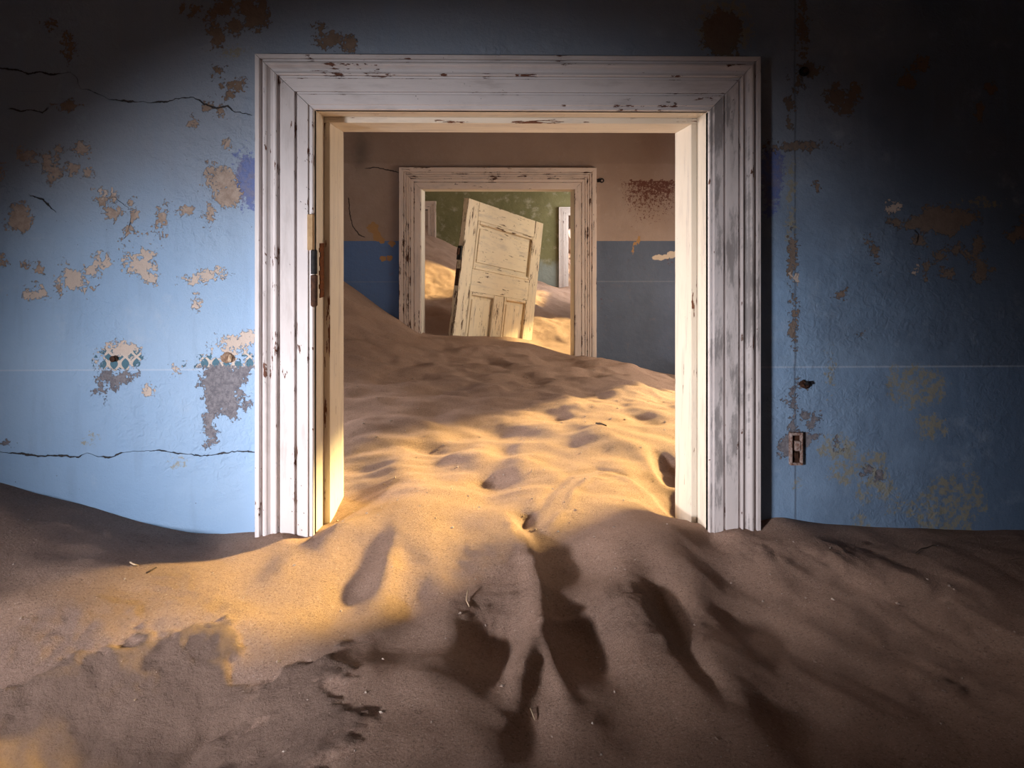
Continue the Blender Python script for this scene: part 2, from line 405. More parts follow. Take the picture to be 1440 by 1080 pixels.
def wall_back(y0, y1, holes, x0=XL - .15, x1=XR + .15):
    """closing faces of a wall: far side, reveals and rim, as coarse quads"""
    m = MB(); xs = sorted({x0, x1, *[h[0] for h in holes], *[h[1] for h in holes]}); zs = sorted({0, ZC, *[h[2] for h in holes], *[h[3] for h in holes]})
    for a, b in zip(xs[:-1], xs[1:]):
        for c, d in zip(zs[:-1], zs[1:]):
            if any(h[0] <= a and b <= h[1] and h[2] <= c and d <= h[3] for h in holes): continue
            m.quad((a, y1, c), (a, y1, d), (b, y1, d), (b, y1, c))
    for h0, h1, g0, g1 in holes:
        m.quad((h0, y0, g0), (h0, y0, g1), (h0, y1, g1), (h0, y1, g0)); m.quad((h1, y0, g0), (h1, y1, g0), (h1, y1, g1), (h1, y0, g1))
        m.quad((h0, y0, g1), (h1, y0, g1), (h1, y1, g1), (h0, y1, g1))
        if g0 > 0: m.quad((h0, y0, g0), (h0, y1, g0), (h1, y1, g0), (h1, y0, g0))
    m.quad((x0, y0, ZC), (x0, y1, ZC), (x1, y1, ZC), (x1, y0, ZC))
    return np.array(m.v), np.array(m.f)
def big(n): return np.full(n, 9.0)
def ell(X, Z, A, lst, Y, dist=False):
    d1 = ray(CX, CY)[1]
    for e in lst:
        u, v, ru, rv = e[:4]; rot = math.radians(e[4]) if len(e) > 4 else 0
        c = at(u, v, Y); k = Y / F
        dx = X - c[0]; dz = Z - c[2]; ca, sa = math.cos(rot), math.sin(rot)
        p = (dx * ca - dz * sa) / (ru * k); q = (dx * sa + dz * ca) / (rv * k)
        np.minimum(A, (np.sqrt(p * p + q * q) - 1) * min(ru, rv) * k, out=A)
def polys(X, Z, A, lst, Y):
    for P in lst:
        W = [(at(u, v, Y)[0], at(u, v, Y)[2]) for u, v in P]
        np.minimum(A, poly_sd(X, Z, W), out=A)
def cracks(X, Z, lst, Y):
    A = np.full(X.shape, 1.0); ON = np.zeros(X.shape); B = np.full(X.shape, 9.0)
    for P in lst:
        W = [(at(u, v, Y)[0], at(u, v, Y)[2]) for u, v in P]
        d, s, run, L = seg_dist(X, Z, W); m = d < B
        B = np.where(m, d, B); A = np.where(m, d * s, A)
        ON = np.where(m, sm(0, .012, run) * sm(0, .012, L - run), ON)
    return A, ON

# near wall ---------------------------------------------------------
H1 = [(X1L - .02, X1R + .02, 0, Z1T + .02)]
xs = grid_axis(-1.48, 1.60, .0045, XL - .15, XR + .15, (H1[0][0], H1[0][1]))
zs = grid_axis(.95, 2.52, .0045, 0, ZC, (H1[0][3],))
X, Z, V, Fq = wall_grid(xs, zs, Y1, H1)
peel = big(len(X)); grey = big(len(X)); deco = big(len(X)); cream = big(len(X)); deep = big(len(X)); ochre = big(len(X))
ell(X, Z, peel, [(272,15,7,7),(299,24,7,11),(306,50,8,15),(315,10,12,9),(330,39,10,7),(345,10,9,10),(360,22,17,20),(255,10,3,3),(71,34,5,4),(96,64,7,11),(99,78,3,8),
    (94,149,10,6),(38,217,12,8,20),(66,228,8,12,-20),(75,240,8,12),(115,210,10,9,-30),(102,238,7,5),(123,241,5,5),(87,211,5,4),(3,232,4,8),(307,100,6,8,-20),
    (332,120,9,7),(322,134,5,5),(311,123,3,4),(293,150,6,5),(310,155,4,5),(271,172,4,4),(320,202,4,4),(315,255,16,18),(320,275,18,16),(296,240,6,8),(305,262,14,6),
    (29,309,17,17),(26,295,8,8),(160,299,9,7),(187,303,5,13),(180,322,3,9,15),(229,311,4,14,10),(265,296,9,5),(296,299,6,10),(295,316,4,4),(145,280,7,5),(158,278,4,5),
    (41,372,5,4),(54,380,4,6),(208,325,3,3),(2,366,5,7),(83,405,3,4),(130,406,3,4),(465,58,18,10),(490,62,12,10),(452,40,5,3),(1015,45,28,32),(1040,85,10,6),
    (1128,35,6,28),(1125,110,5,12),(1140,98,14,8),(1175,138,14,16),(1190,150,12,10),(1200,130,8,12),(1275,112,12,9),(1297,90,9,8),(1282,98,8,5),(1392,125,7,7),(1380,155,6,9),
    (1120,205,28,5),(1110,150,3,14),(1150,260,3,5),(1210,470,3,3)], Y1)
polys(X, Z, peel, [[(1250,309),(1287,306),(1297,295),(1324,290),(1337,295),(1376,300),(1379,309),(1350,317),(1348,327),(1329,333),(1313,322),(1297,330),(1290,322),(1271,317),(1250,316)],
    [(1376,325),(1381,345),(1374,362),(1384,372),(1397,378),(1388,390),(1373,400),(1367,388),(1371,368),(1358,364),(1352,352),(1368,352)]], Y1)
ell(X, Z, peel, [(1294,338,7,9),(1230,358,4,14,-15),(1227,352,5,6),(1304,376,4,9),(1333,384,8,6),(1320,362,6,5),(1345,350,8,4),(1437,323,6,12),(1422,333,5,4),(1115,365,5,20),(1117,345,4,8),(1116,448,3,16),(1185,415,5,5)], Y1)
ell(X, Z, cream, [(100,394,15,11),(94,385,6,8),(112,402,8,5),(46,414,12,4),(60,410,6,6),(128,380,7,5),(137,370,4,8),(148,370,4,6,30),(197,376,15,12),(205,362,10,9),(212,390,6,8),(190,364,5,6),
    (215,372,4,10),(176,366,3,5),(272,391,10,4),(295,388,15,5),(308,385,5,4),(335,481,20,9),(345,474,10,6),(322,488,12,5),(172,491,18,7),(145,270,8,4),(277,428,4,6),(208,550,4,5),(247,521,3,3),(1256,291,7,6),(1286,382,4,4),(1118,392,2,3)], Y1)
ell(X, Z, deco, [(168,504,27,18),(150,514,12,6),(185,500,14,14),(295,510,14,8),(352,508,7,9),(320,515,30,6)], Y1)
ell(X, Z, grey, [(150,528,11,8),(165,535,17,8),(175,527,12,5),(142,544,3,4),(148,551,2,4),(135,550,3,2),(160,543,8,4),(1131,540,7,5),(1115,550,4,6),(1116,580,3,12),(1115,597,4,12),(1133,585,9,9),(1143,592,7,12),
    (1105,564,3,2),(1218,664,6,6),(1234,667,4,5),(1174,617,2,3),(1186,631,2,2),(8,624,4,2),(335,560,8,6),(345,570,4,4),(332,555,4,4),(300,606,3,3)], Y1)
polys(X, Z, grey, [[(283,518),(355,516),(352,522),(346,532),(348,540),(335,546),(332,560),(337,572),(331,592),(322,590),(318,578),(308,584),(300,590),(302,625),(296,632),(289,630),(290,612),(287,600),(288,590),(291,570),(286,560),(292,548),(277,543),(285,532)],
    [(1094,632),(1103,616),(1118,606),(1140,610),(1154,612),(1140,620),(1128,634),(1122,648),(1100,640)]], Y1)
ell(X, Z, deep, [(345,252,16,34),(352,268,12,20),(1084,252,16,42),(1090,235,12,26)], Y1)
ell(X, Z, ochre, [(1175,628,22,18),(1190,640,18,20),(1192,664,26,14),(1225,650,18,16),(1235,672,14,16),(1248,690,14,16),(1215,690,10,14),(1172,655,6,8),(1290,545,40,30),(1262,522,10,8),(1310,600,20,16),(1270,525,8,10),
    (1330,720,40,50),(1372,690,10,30,-20),(1210,735,10,12),(1168,522,4,14),(1275,715,20,7),(1120,680,4,4),(1380,285,18,5),(1112,300,6,60),(1020,40,40,40),(250,650,8,6),(128,618,8,5),(330,72,14,4)], Y1)
crk, crk_on = cracks(X, Z, [[(-40,92),(0,96),(24,98),(40,104),(56,101),(70,105),(98,101),(107,108),(113,124),(126,127),(155,140),(180,142),(210,144),(235,143),(248,139),(272,136),(288,147),(306,152),(320,149),(330,157),(356,162)],
    [(-40,634),(0,636),(30,638),(55,642),(75,640),(92,641),(110,643),(122,636),(135,641),(155,644),(172,636),(200,634),(222,633),(250,637),(280,641),(310,638),(340,634),(362,636)],
    [(10,152),(28,156),(45,154),(60,158),(70,150)],[(186,300),(182,318),(175,332)],
    [(40,274),(60,280),(80,300)],[(150,282),(160,276),(185,296)],[(1286,322),(1292,330),(1288,345)]], Y1)
crk2 = dict(peel=peel, grey=grey, deco=deco, cream=cream, deep=deep, ochre=ochre, crack=crk, crack_on=crk_on)
Vb, Fb = wall_back(Y1, Y1B - .01, H1)
nV = len(V)
attrs = {k: np.r_[a, np.full(len(Vb), 0.0 if k == 'crack_on' else 9.0)] for k, a in crk2.items()}
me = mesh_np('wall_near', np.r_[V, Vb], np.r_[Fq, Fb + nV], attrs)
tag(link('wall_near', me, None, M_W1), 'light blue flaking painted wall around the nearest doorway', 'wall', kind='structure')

# middle wall -------------------------------------------------------
H2 = [(X2L - .02, X2R + .02, 0, Z2T + .02)]
xs = grid_axis(-1.25, 1.45, .010, XL - .15, XR + .15, (H2[0][0], H2[0][1]))
zs = grid_axis(.75, 2.62, .010, 0, ZC, (H2[0][3],))
X, Z, V, Fq = wall_grid(xs, zs, Y2, H2)
red = big(len(X)); och = big(len(X)); chip = big(len(X)); smu = big(len(X))
kx = lambda u: at(u, 331, Y2)[0]; kz = lambda v: at(700, v, Y2)[2]
# density of red-brown blots: strongest in a band under the rail line, thinning downwards
bx0, bx1 = kx(868), kx(985); zt, zb = kz(253), kz(330)
dens = (Z < zt + .004 * np.sin(X * 90)) * sm(bx0 - .06, bx0 + .10, X) * np.clip(.66 - .55 * (zt - Z) / (zt - zb), .20, 1) * sm(zb - .04, zb + .06, Z) * (.80 + .25 * np.exp(-((X - kx(915)) / .16) ** 2))
dens = np.maximum(dens, .28 * np.exp(-((X - kx(945)) / .12) ** 2 - ((Z - kz(370)) / .12) ** 2))
dens = np.maximum(dens, .26 * np.exp(-((X - kx(885)) / .03) ** 2 - ((Z - kz(365)) / .10) ** 2))
dens = np.maximum(dens, .30 * np.exp(-((X - kx(846)) / .035) ** 2 - ((Z - kz(420)) / .22) ** 2))
dens = np.maximum(dens, .20 * np.exp(-((X - kx(905)) / .10) ** 2 - ((Z - kz(380)) / .06) ** 2))
red = .50 - dens
ell(X, Z, och, [(524,320,7,8,20),(530,332,6,8),(537,338,4,5),(551,343,5,4),(538,364,4,4),(548,363,4,4),(893,343,3,3),(898,338,2,5),(890,352,2,4)], Y2)
ell(X, Z, chip, [(926,362,9,4),(936,361,7,3),(944,358,6,5,20),(950,357,3,4)], Y2)
ell(X, Z, smu, [(508,212,10,22),(506,228,8,8)], Y2)
crk, crk_on = cracks(X, Z, [[(513,237),(525,235),(540,238),(552,240),(562,243)],[(490,277),(492,300),(496,318),(505,330),(514,334)]], Y2)
Vb, Fb = wall_back(Y2, Y2B - .01, H2)
attrs = dict(red=red, ochre=och, chip=chip, smudge=smu, crack=crk, crack_on=crk_on)
attrs = {k: np.r_[a, np.full(len(Vb), 0.0 if k == 'crack_on' else 9.0)] for k, a in attrs.items()}
me = mesh_np('wall_middle', np.r_[V, Vb], np.r_[Fq, Fb + len(V)], attrs)
tag(link('wall_middle', me, None, M_W2), 'taupe wall with blue lower half around the second doorway', 'wall', kind='structure')

# far wall (green) with an opening at the right and one at the left ----
p3 = at(799, 303, Y3)
X3L, X3R, Z3T = p3[0], p3[0] + .85, p3[2]
p4 = at(602, 250, Y3)
X4L, X4R, Z4T = p4[0] - .95, p4[0], CAMZ + .34
def box_wall(name, mat, holes, y0, y1, label):
    m = MB(); H = [(h[0], h[1], 0, h[3]) for h in holes]
    Va, Fa = wall_back(y0, y1, H)
    mm = MB(); mm.v = [tuple(v) for v in Va]; mm.f = [tuple(f) for f in Fa]
    V2, F2 = wall_back(y1, y0, H)
    n = len(mm.v); mm.v += [tuple(v) for v in V2]; mm.f += [tuple(int(i) + n for i in f) for f in F2]
    return tag(mm.build(name, mat), label, 'wall', kind='structure')
box_wall('wall_far', M_W3, [(X4L, X4R, 0, Z4T), (X3L, X3R, 0, Z3T)], Y3, Y3 + .28, 'mossy green stained wall behind the tilted door')

def side_wall(name, x0, x1, wins, mats, label):
    """long side wall with window openings (y0, y1, z0, z1)"""
    m = MB(); ys = sorted({YB - .15, YF, *[q for w_ in wins for q in w_[:2]]})
    for a, b in zip(ys[:-1], ys[1:]):
        w_ = [q for q in wins if q[0] <= a and b <= q[1]]
        if w_:
            m.box((x0, a, 0), (x1, b, w_[0][2])); m.box((x0, a, w_[0][3]), (x1, b, ZC))
        else: m.box((x0, a, 0), (x1, b, ZC))
    return tag(m.build(name, mats), label, 'wall', kind='structure')
side_wall('wall_left', XL - .15, XL, [(-.85, -.05, 1.50, 2.05), (2.85, 3.85, 1.15, 2.25)], M_SIDE, 'worn plaster side wall left of the rooms')
WIN_R = [(3.16, 4.52, .95, 1.90), (5.28, 6.0, 1.35, 2.3), (6.2, 7.7, 1.0, 1.58), (8.15, 9.25, 1.5, 2.6), (9.9, 11.6, 1.4, 2.6)]  # second and last openings are made up, added for the fill lamps
side_wall('wall_right', XR, XR + .15, WIN_R, M_SIDE2, 'worn plaster side wall right of the rooms')
tag(MB().box((XL - .15, YB - .15, 0), (XR + .15, YB, ZC)).build('wall_rear', M_SIDE), 'worn plaster wall behind the viewer', 'wall', kind='structure')
tag(MB().box((XL - .15, YF, 0), (XR + .15, YF + .15, ZC)).build('wall_end', M_SIDE2), 'plaster wall closing the last room', 'wall', kind='structure')
tag(MB().box((XL - .15, YB - .15, ZC), (XR + .15, YF + .15, ZC + .12)).build('ceiling', M_CEIL), 'dim plaster ceiling over the rooms', 'ceiling', kind='structure')
tag(MB().box((XL - .15, YB - .15, -.12), (XR + .15, YF + .15, 0)).build('floor', M_FLOOR), 'wooden floor buried under the sand', 'floor', kind='structure')

# ------------------------------------------------------------------ door casings
PROFILE1 = [(0,0),(0,.043),(.01,.045),(.075,.045),(.085,.043),(.088,.034),(.125,.034),(.130,.040),(.145,.0445),(.175,.046),(.205,.0445),(.225,.041),(.26,.0365),(.30,.0355),(.33,.037),(.338,.041),(.355,.0425),(.375,.0415),(.385,.039),
    (.388,.031),(.425,.030),(.430,.036),(.44,.037),(.66,.0345),(.672,.034),(.675,.025),(.712,.025),(.716,.031),(.725,.032),(.90,.031),(.908,.030),(.912,.027),(.92,.026),(.975,.026),(.99,.024),(1,.020),(1,0)]
PROFILE2 = [(0,0),(0,.028),(.01,.030),(.20,.030),(.205,.024),(.235,.024),(.24,.029),(.30,.029),(.305,.023),(.335,.023),(.34,.028),(.40,.028),(.405,.022),(.435,.022),(.44,.027),(.50,.027),(.505,.021),(.53,.021),(.535,.026),(.66,.025),(.665,.018),(.69,.018),(.695,.024),(.97,.023),(1,.020),(1,0)]
def arris(profile):
    E = []
    P = [(a * .15, b) for a, b in profile]
    for i, p in enumerate(P):
        if i in (0, len(P) - 1): E.append(0); continue
        a = np.array(P[i]) - np.array(P[i-1]); b = np.array(P[i+1]) - np.array(P[i])
        c = a[0] * b[1] - a[1] * b[0]; c /= (np.linalg.norm(a) * np.linalg.norm(b) + 1e-12)
        E.append(1.0 if abs(c) > .35 else .0)
    return E
def casing_board(name, profile, A, B, da, db, yface, mat, parent, seed, n=40, notch=None):
    """board between outer corner points A and B (x, z); da, db: offsets of its inner corners"""
    # extra points beside each arris so that wear stays on the edges
    E0 = arris(profile); prof = []; E = []
    for i, p in enumerate(profile):
        prof.append(p); E.append(E0[i])
        if i + 1 < len(profile):
            q = profile[i + 1]; l = abs(q[0] - p[0])
            if l > .03:
                for t in (.06, .5, .94) if l > .08 else (.5,):
                    prof.append((p[0] + (q[0] - p[0]) * t, p[1] + (q[1] - p[1]) * t)); E.append(.25 if t != .5 else 0)
    A = np.array(A); B = np.array(B); da = np.array(da); db = np.array(db)
    V = []; U = []; Vv = []; Ed = []; L = np.linalg.norm(B - A)
    wd = np.linalg.norm(da) / max(1, 1)
    for i in range(n + 1):
        t = i / n
        for (wq, h), e in zip(prof, E):
            a = A + da * wq; b = B + db * wq; p = a + (b - a) * t
            V.append((p[0], yface - h, p[1])); U.append(t * L + seed * 3.1); Vv.append(wq * .14 + h); Ed.append(e)
    k = len(prof); Q = []
    for i in range(n):
        for j in range(k - 1):
            a = i * k + j; Q.append((a, a + 1, a + 1 + k, a + k))
    me = mesh_np(name, V, Q, dict(u=U, v=Vv, w=np.full(len(V), seed * 1.7), edge=Ed))
    bm = bmesh.new(); bm.from_mesh(me)
    ends = [[bm.verts.new(Vector(V[j])) for j in range(k)], [bm.verts.new(Vector(V[n * k + j])) for j in range(k)]]
    bm.faces.new(ends[0]); bm.faces.new(ends[1][::-1])
    bmesh.ops.recalc_face_normals(bm, faces=bm.faces); bm.to_mesh(me); bm.free()
    return link(name, me, parent, mat)
def uv_box(name, a, b, mat, parent, axis, seed, bevel=.0015, M=None):
    """bevelled board with u along 'axis' and wear attribute on its arrises"""
    a = np.array(a, float); b = np.array(b, float)
    lo, hi = np.minimum(a, b), np.maximum(a, b)
    bm = bmesh.new(); bmesh.ops.create_cube(bm, size=1)
    for v in bm.verts: v.co = Vector([(lo[i] + hi[i]) / 2 + v.co[i] * (hi[i] - lo[i]) for i in range(3)])
    es = [e for e in bm.edges if abs((e.verts[0].co - e.verts[1].co)[axis]) > 1e-6]
    bmesh.ops.bevel(bm, geom=bm.edges[:], offset=bevel, segments=1, affect='EDGES')
    # inset loops next to the arrises
    oth = [i for i in range(3) if i != axis]
    for i in oth:
        for pos in (lo[i] + .006, hi[i] - .006):
            if lo[i] + .004 < pos < hi[i] - .004 and hi[i] - lo[i] > .02:
                no = [0, 0, 0]; no[i] = 1; co = [0, 0, 0]; co[i] = pos
                bmesh.ops.bisect_plane(bm, geom=bm.verts[:] + bm.edges[:] + bm.faces[:], plane_co=co, plane_no=no)
    me = bpy.data.meshes.new(name)
    lay = {n: bm.verts.layers.float.new(n) for n in ('u', 'v', 'w', 'edge')}
    for v in bm.verts:
        c = v.co; v[lay['u']] = c[axis] + seed * 3.1; v[lay['v']] = c[oth[0]] + c[oth[1]] * .7; v[lay['w']] = c[oth[1]] + seed * 1.7
        near = [min(abs(c[i] - lo[i]), abs(c[i] - hi[i])) for i in oth]
        v[lay['edge']] = 1.0 if max(near) < .003 else 0.0
    if M is not None: bm.transform(M)
    bm.to_mesh(me); bm.free()
    return link(name, me, parent, mat)

def door_trim(name, label, profile, yf, cl, cr, ct, xl, xr, zt, yb, yreb, stop, mats, n, seed):
    root = empty(name, ((cl + cr) / 2, yf, 0)); tag(root, label, 'door frame', kind='structure')
    tr, trr, lin = mats
    def rel(o):
        o.location = -Vector(root.location); return o
    lw, rw, hw = xl - cl, cr - xr, ct - zt
    g = .0006
    rel(casing_board('casing_board', profile, (cl, 0), (cl, ct - g), (lw, 0), (lw, -hw - g), yf, tr, root, seed, n))
    rel(casing_board('casing_board', profile, (cr, 0), (cr, ct - g), (-rw, 0), (-rw, -hw - g), yf, trr, root, seed + 1, n))
    rel(casing_board('casing_board', profile, (cl + g, ct), (cr - g, ct), (lw, -hw), (-rw, -hw), yf, tr, root, seed + 2, n))
    t = .018; y0 = yf - .018
    rel(uv_box('lining_board', (xl - t, y0, 0), (xl, yb, zt + t), lin, root, 2, seed + 3))
    rel(uv_box('lining_board', (xr, y0, 0), (xr + t, yb, zt + t), lin, root, 2, seed + 4))
    rel(uv_box('lining_board', (xl, y0, zt), (xr, yb, zt + t), lin, root, 0, seed + 5))
    if stop:
        rel(uv_box('door_stop', (xl, yreb, 0), (xl + stop, yb + .001, zt - stop), lin, root, 2, seed + 6))
        rel(uv_box('door_stop', (xr - stop, yreb, 0), (xr, yb + .001, zt - stop), lin, root, 2, seed + 7))
        rel(uv_box('door_stop', (xl, yreb, zt - stop), (xr, yb + .001, zt), lin, root, 0, seed + 8))
    return root, rel
T1, rel1 = door_trim('trim_1', 'wide moulded white door frame of the nearest doorway', PROFILE1, Y1, C1L, C1R, C1T, X1L, X1R, Z1T, Y1B, 2.005, .017, (M_TRIM, M_TRIMR, M_LINING), 40, 1)
# hinge left on the rebate of the left lining, bare wood where the moulding broke off
hp = at(446, 390, Y1C); hx, hy = X1L + .008, Y1C - .008
zt_, zm_, zb_ = at(446, 351, Y1C)[2], at(446, 386, Y1C)[2], at(446, 431, Y1C)[2]
hg = empty('hinge', (0, 0, 0)); hg.parent = T1; hg.location = -Vector(T1.location); hg['label'] = 'rusty iron hinge knuckle and leaf'
MB().tube([(hx, hy, zm_ + .002), (hx, hy, zt_ - .003), (hx, hy, zt_)], [.0085, .0085, .006], 14).build('knuckle', M_BLACK, hg)
MB().tube([(hx, hy, zb_), (hx, hy, zb_ + .004), (hx, hy, zm_ - .003), (hx, hy, zm_ - .001)], [.005, .0088, .009, .0075], 14).build('knuckle', M_RUST, hg)
m = MB()
za, zb2 = at(453, 418, 1.98)[2], at(453, 342, 1.98)[2]
N = 12; prof = [(1.955 + .006 * math.sin(i * 2.3) , 2.0 - .004 * abs(math.sin(i * 1.7))) for i in range(N + 1)]
for i in range(N):
    z0 = za + (zb2 - za) * i / N; z1 = za + (zb2 - za) * (i + 1) / N
    m.box((X1L, prof[i][0], z0), (X1L + .0025, prof[i][1], z1))
m.build('hinge_leaf', M_RUSTO, hg)
pw = rel1(uv_box('bare_wood_patch', (X1L - .014, Y1C + .006, at(436, 352, Y1C)[2]), (X1L + .001, Y1C + .024, at(436, 301, Y1C)[2]), M_BARE, T1, 2, 5)); pw['label'] = 'bare wood where the moulding broke away'

T2, rel2 = door_trim('trim_2', 'chipped cream door frame of the second doorway', PROFILE2, Y2, C2L, C2R, C2T, X2L, X2R, Z2T, Y2B, 0, 0, (M_TRIM2, M_TRIM2, M_LINING), 40, 21)
# far right frame
q0 = at(786, 291, Y3 - .03); root3, _ = door_trim('trim_3', 'pale distant door frame on the green wall', PROFILE2, Y3, q0[0], X3R + .11, q0[2], X3L, X3R, Z3T, Y3 + .26, 0, 0, (M_TRIM, M_TRIM, M_TRIM), 10, 41)
q1 = at(613, 250, Y3 - .03); root4, _ = door_trim('trim_4', 'shaded grey door frame at the left end of the green wall', PROFILE2, Y3, X4L - .1, q1[0], Z4T + .11, X4L, X4R, Z4T, Y3 + .26, 0, 0, (M_TRIM2, M_TRIM2, M_TRIM2), 10, 51)

# ------------------------------------------------------------------ sand
def tps(P, lam=1e-4):
    P = np.array(P, float); n = len(P)
    def phi(r2): return np.where(r2 > 0, r2 * np.log(r2 + 1e-12), 0) * .5
    d2 = ((P[:, None, :2] - P[None, :, :2]) ** 2).sum(-1)
    A = np.zeros((n + 3, n + 3)); A[:n, :n] = phi(d2) + lam * np.eye(n)
    A[:n, n] = 1; A[:n, n + 1:] = P[:, :2]; A[n, :n] = 1; A[n + 1:, :n] = P[:, :2].T
    w_ = np.linalg.solve(A, np.r_[P[:, 2], 0, 0, 0])
    def f(X, Y):
        r = w_[n] + w_[n + 1] * X + w_[n + 2] * Y
        for i in range(n): r = r + w_[i] * phi((X - P[i, 0]) ** 2 + (Y - P[i, 1]) ** 2)
        return r
    return f
CP = []
def cp(Y, *uv):
    for u, v in uv: CP.append(tuple(at(u, v, Y)))
cp(Y1 - .004, (0,678),(60,697),(130,715),(200,735),(260,748),(310,751),(350,749),(1090,728),(1130,734),(1200,740),(1330,745),(1440,746))
CP += [(-1.75, 1.92, 1.24), (1.62, 1.92, 1.005)]
cp(Y1C - .002, (362,756),(400,751),(438,760),(1000,756),(1035,748),(1068,748))
cp(1.80, (440,768),(520,770),(1000,772),(1060,768))
cp(1.87, (470,738),(600,742),(720,745),(850,748),(960,745))
cp(2.0, (462,737),(980,737))
cp(2.18, (486,697),(560,686),(640,690),(720,692),(800,690),(880,697),(955,728))
cp(2.6, (470,628),(560,625),(660,630),(760,632),(860,635),(960,652))
cp(3.2, (470,545),(560,555),(660,562),(760,566),(860,572),(960,585))
cp(3.8, (470,485),(560,508),(660,522),(760,528),(860,532),(960,552))
cp(4.35, (470,430),(540,462),(620,490),(720,500),(800,512),(850,507),(900,520),(960,540))
cp(Y2 - .03, (470,388),(484,397),(510,415),(540,437),(561,450),(588,468),(830,503),(870,508),(900,517),(930,525),(957,529))
cp(Y2, (600,471),(640,472),(690,479),(745,483),(800,499))
CP += [(-1.75, 4.8, 1.72), (1.62, 4.8, .80), (-1.75, 3.4, 1.38), (1.62, 3.4, .85), (-1.75, 2.3, 1.12), (1.62, 2.3, .92)]
cp(5.2, (600,468),(650,470),(760,492),(806,503))
cp(5.7, (600,440),(640,442),(760,480),(806,484))
cp(6.3, (600,415),(650,425),(760,452),(806,462))
cp(7.2, (600,368),(650,388),(760,428),(806,444))
cp(8.4, (600,345),(650,365),(730,395),(760,404),(806,422))
cp(9.33, (600,330),(625,338),(655,356),(757,396),(786,404),(806,402))
CP += [(-1.75, 6, 1.75), (-1.75, 8.6, 2.05), (1.62, 6, .95), (1.62, 8.6, 1.15), (-1.75, 10.4, 1.9), (0, 10.4, 1.5), (1.62, 10.4, 1.4), (1.62, 12.2, 1.9), (0, 12.2, 2.0), (-1.75, 12.2, 2.0)]
cp(1.55, (0,795),(200,818),(400,845),(600,848),(800,850),(1000,850),(1200,852),(1440,848))
cp(1.3, (0,900),(250,925),(500,940),(720,945),(950,945),(1200,948),(1440,950))
cp(1.04, (0,1060),(350,1080),(720,1092),(1100,1092),(1440,1090))
CP += [(-1.75, 1.2, 1.12), (1.62, 1.2, 1.0), (-1.75, .3, 1.0), (0, .5, 1.02), (1.62, .3, 1.0), (-1.75, -2.3, 1.0), (0, -1, 1.0), (1.62, -2.3, 1.0), (0, -2.3, 1.0)]
base = tps(CP)

def ax(segs):
    a = []
    for lo, hi, st in segs: a += list(np.linspace(lo, hi, max(2, int(round((hi - lo) / st))), endpoint=False))
    return np.array(a + [segs[-1][1]])
gx = ax([(XL, -1.42, .03), (-1.42, 1.50, .0065), (1.50, XR, .03)])
gy = ax([(YB, .7, .08), (.7, 2.6, .0058), (2.6, 3.6, .0085), (3.6, 5.2, .013), (5.2, 9.4, .03), (9.4, YF, .12)])
GX, GY = np.meshgrid(gx, gy)
# base surface evaluated on a coarse lattice and interpolated (it is smooth)
bx_ = np.linspace(XL, XR, 150); by_ = np.linspace(YB, YF, 620); BZ = base(*np.meshgrid(bx_, by_))
def bil(X, Y):
    fx = np.clip((X - XL) / (XR - XL) * 149, 0, 148.999); fy = np.clip((Y - YB) / (YF - YB) * 619, 0, 618.999)
    i = fx.astype(int); j = fy.astype(int); a = fx - i; b = fy - j
    return (BZ[j, i] * (1-a) + BZ[j, i+1] * a) * (1-b) + (BZ[j+1, i] * (1-a) + BZ[j+1, i+1] * a) * b
def ground(u, v):
    """where the sight line of photo pixel (u, v) meets the smooth dune"""
    r = ray(u, v); lo, hi = .4, 9.0
    ts = np.linspace(.4, 9, 1500); P = r[None] * ts[:, None]; P[:, 2] += CAMZ
    below = P[:, 2] < bil(P[:, 0], P[:, 1]); k = int(np.argmax(below)) if below.any() else 300
    return P[k]
GZ = bil(GX, GY)
def bump_at(u, v, ru, rv, h, p=1.0, rot=0.0):
    """mound (h>0) or hollow (h<0) with half-widths given as they show at that spot"""
    global GZ
    c = ground(u, v); d = c[1]; hgt = CAMZ - c[2]
    rx = ru * d / F; ry = rv * d * d / (F * hgt); ca, sa = math.cos(rot), math.sin(rot)
    dx, dy = GX - c[0], GY - c[1]; a = (dx * ca + dy * sa) / rx; b = (-dx * sa + dy * ca) / ry
    r2 = a * a + b * b
    GZ += h * np.exp(-r2 ** p)
def ridge(pts, h, wid, wid2=None):
    """ridge (h>0) or furrow along a polyline given in photo pixels on the sand; unequal flanks with wid2"""
    global GZ
    W = [tuple(ground(u, v)[:2]) for u, v in pts]
    d, s, run, L = seg_dist(GX, GY, W)
    w_ = np.where(s > 0, wid, wid2 or wid)
    GZ += h * np.exp(-(d / w_) ** 2) * (.35 + .65 * sm(0, .08, run) * sm(0, .08, L - run))
# broad undulation
front = sm(2.1, 1.7, GY); mid = sm(1.9, 2.3, GY) * sm(4.9, 4.4, GY)
GZ += .010 * fbm(GX * 3.2, GY * 3.2, 3, 11) * (front + .0)
rx_, ry_ = GX * .92 + GY * .39, -GX * .39 + GY * .92
GZ += mid * (.021 * fbm(rx_ * 2.6, ry_ * 4.6, 3, 21, .45) + .010 * perlin(GX * 6.5, GY * 6.5, 31)) + sm(2.9, 3.4, GY) * sm(4.9, 4.5, GY) * .016 * fbm(GX * 4.2, GY * 5.5, 3, 37)
GZ += sm(5.2, 5.8, GY) * .03 * fbm(GX * 2, GY * 2, 4, 41)
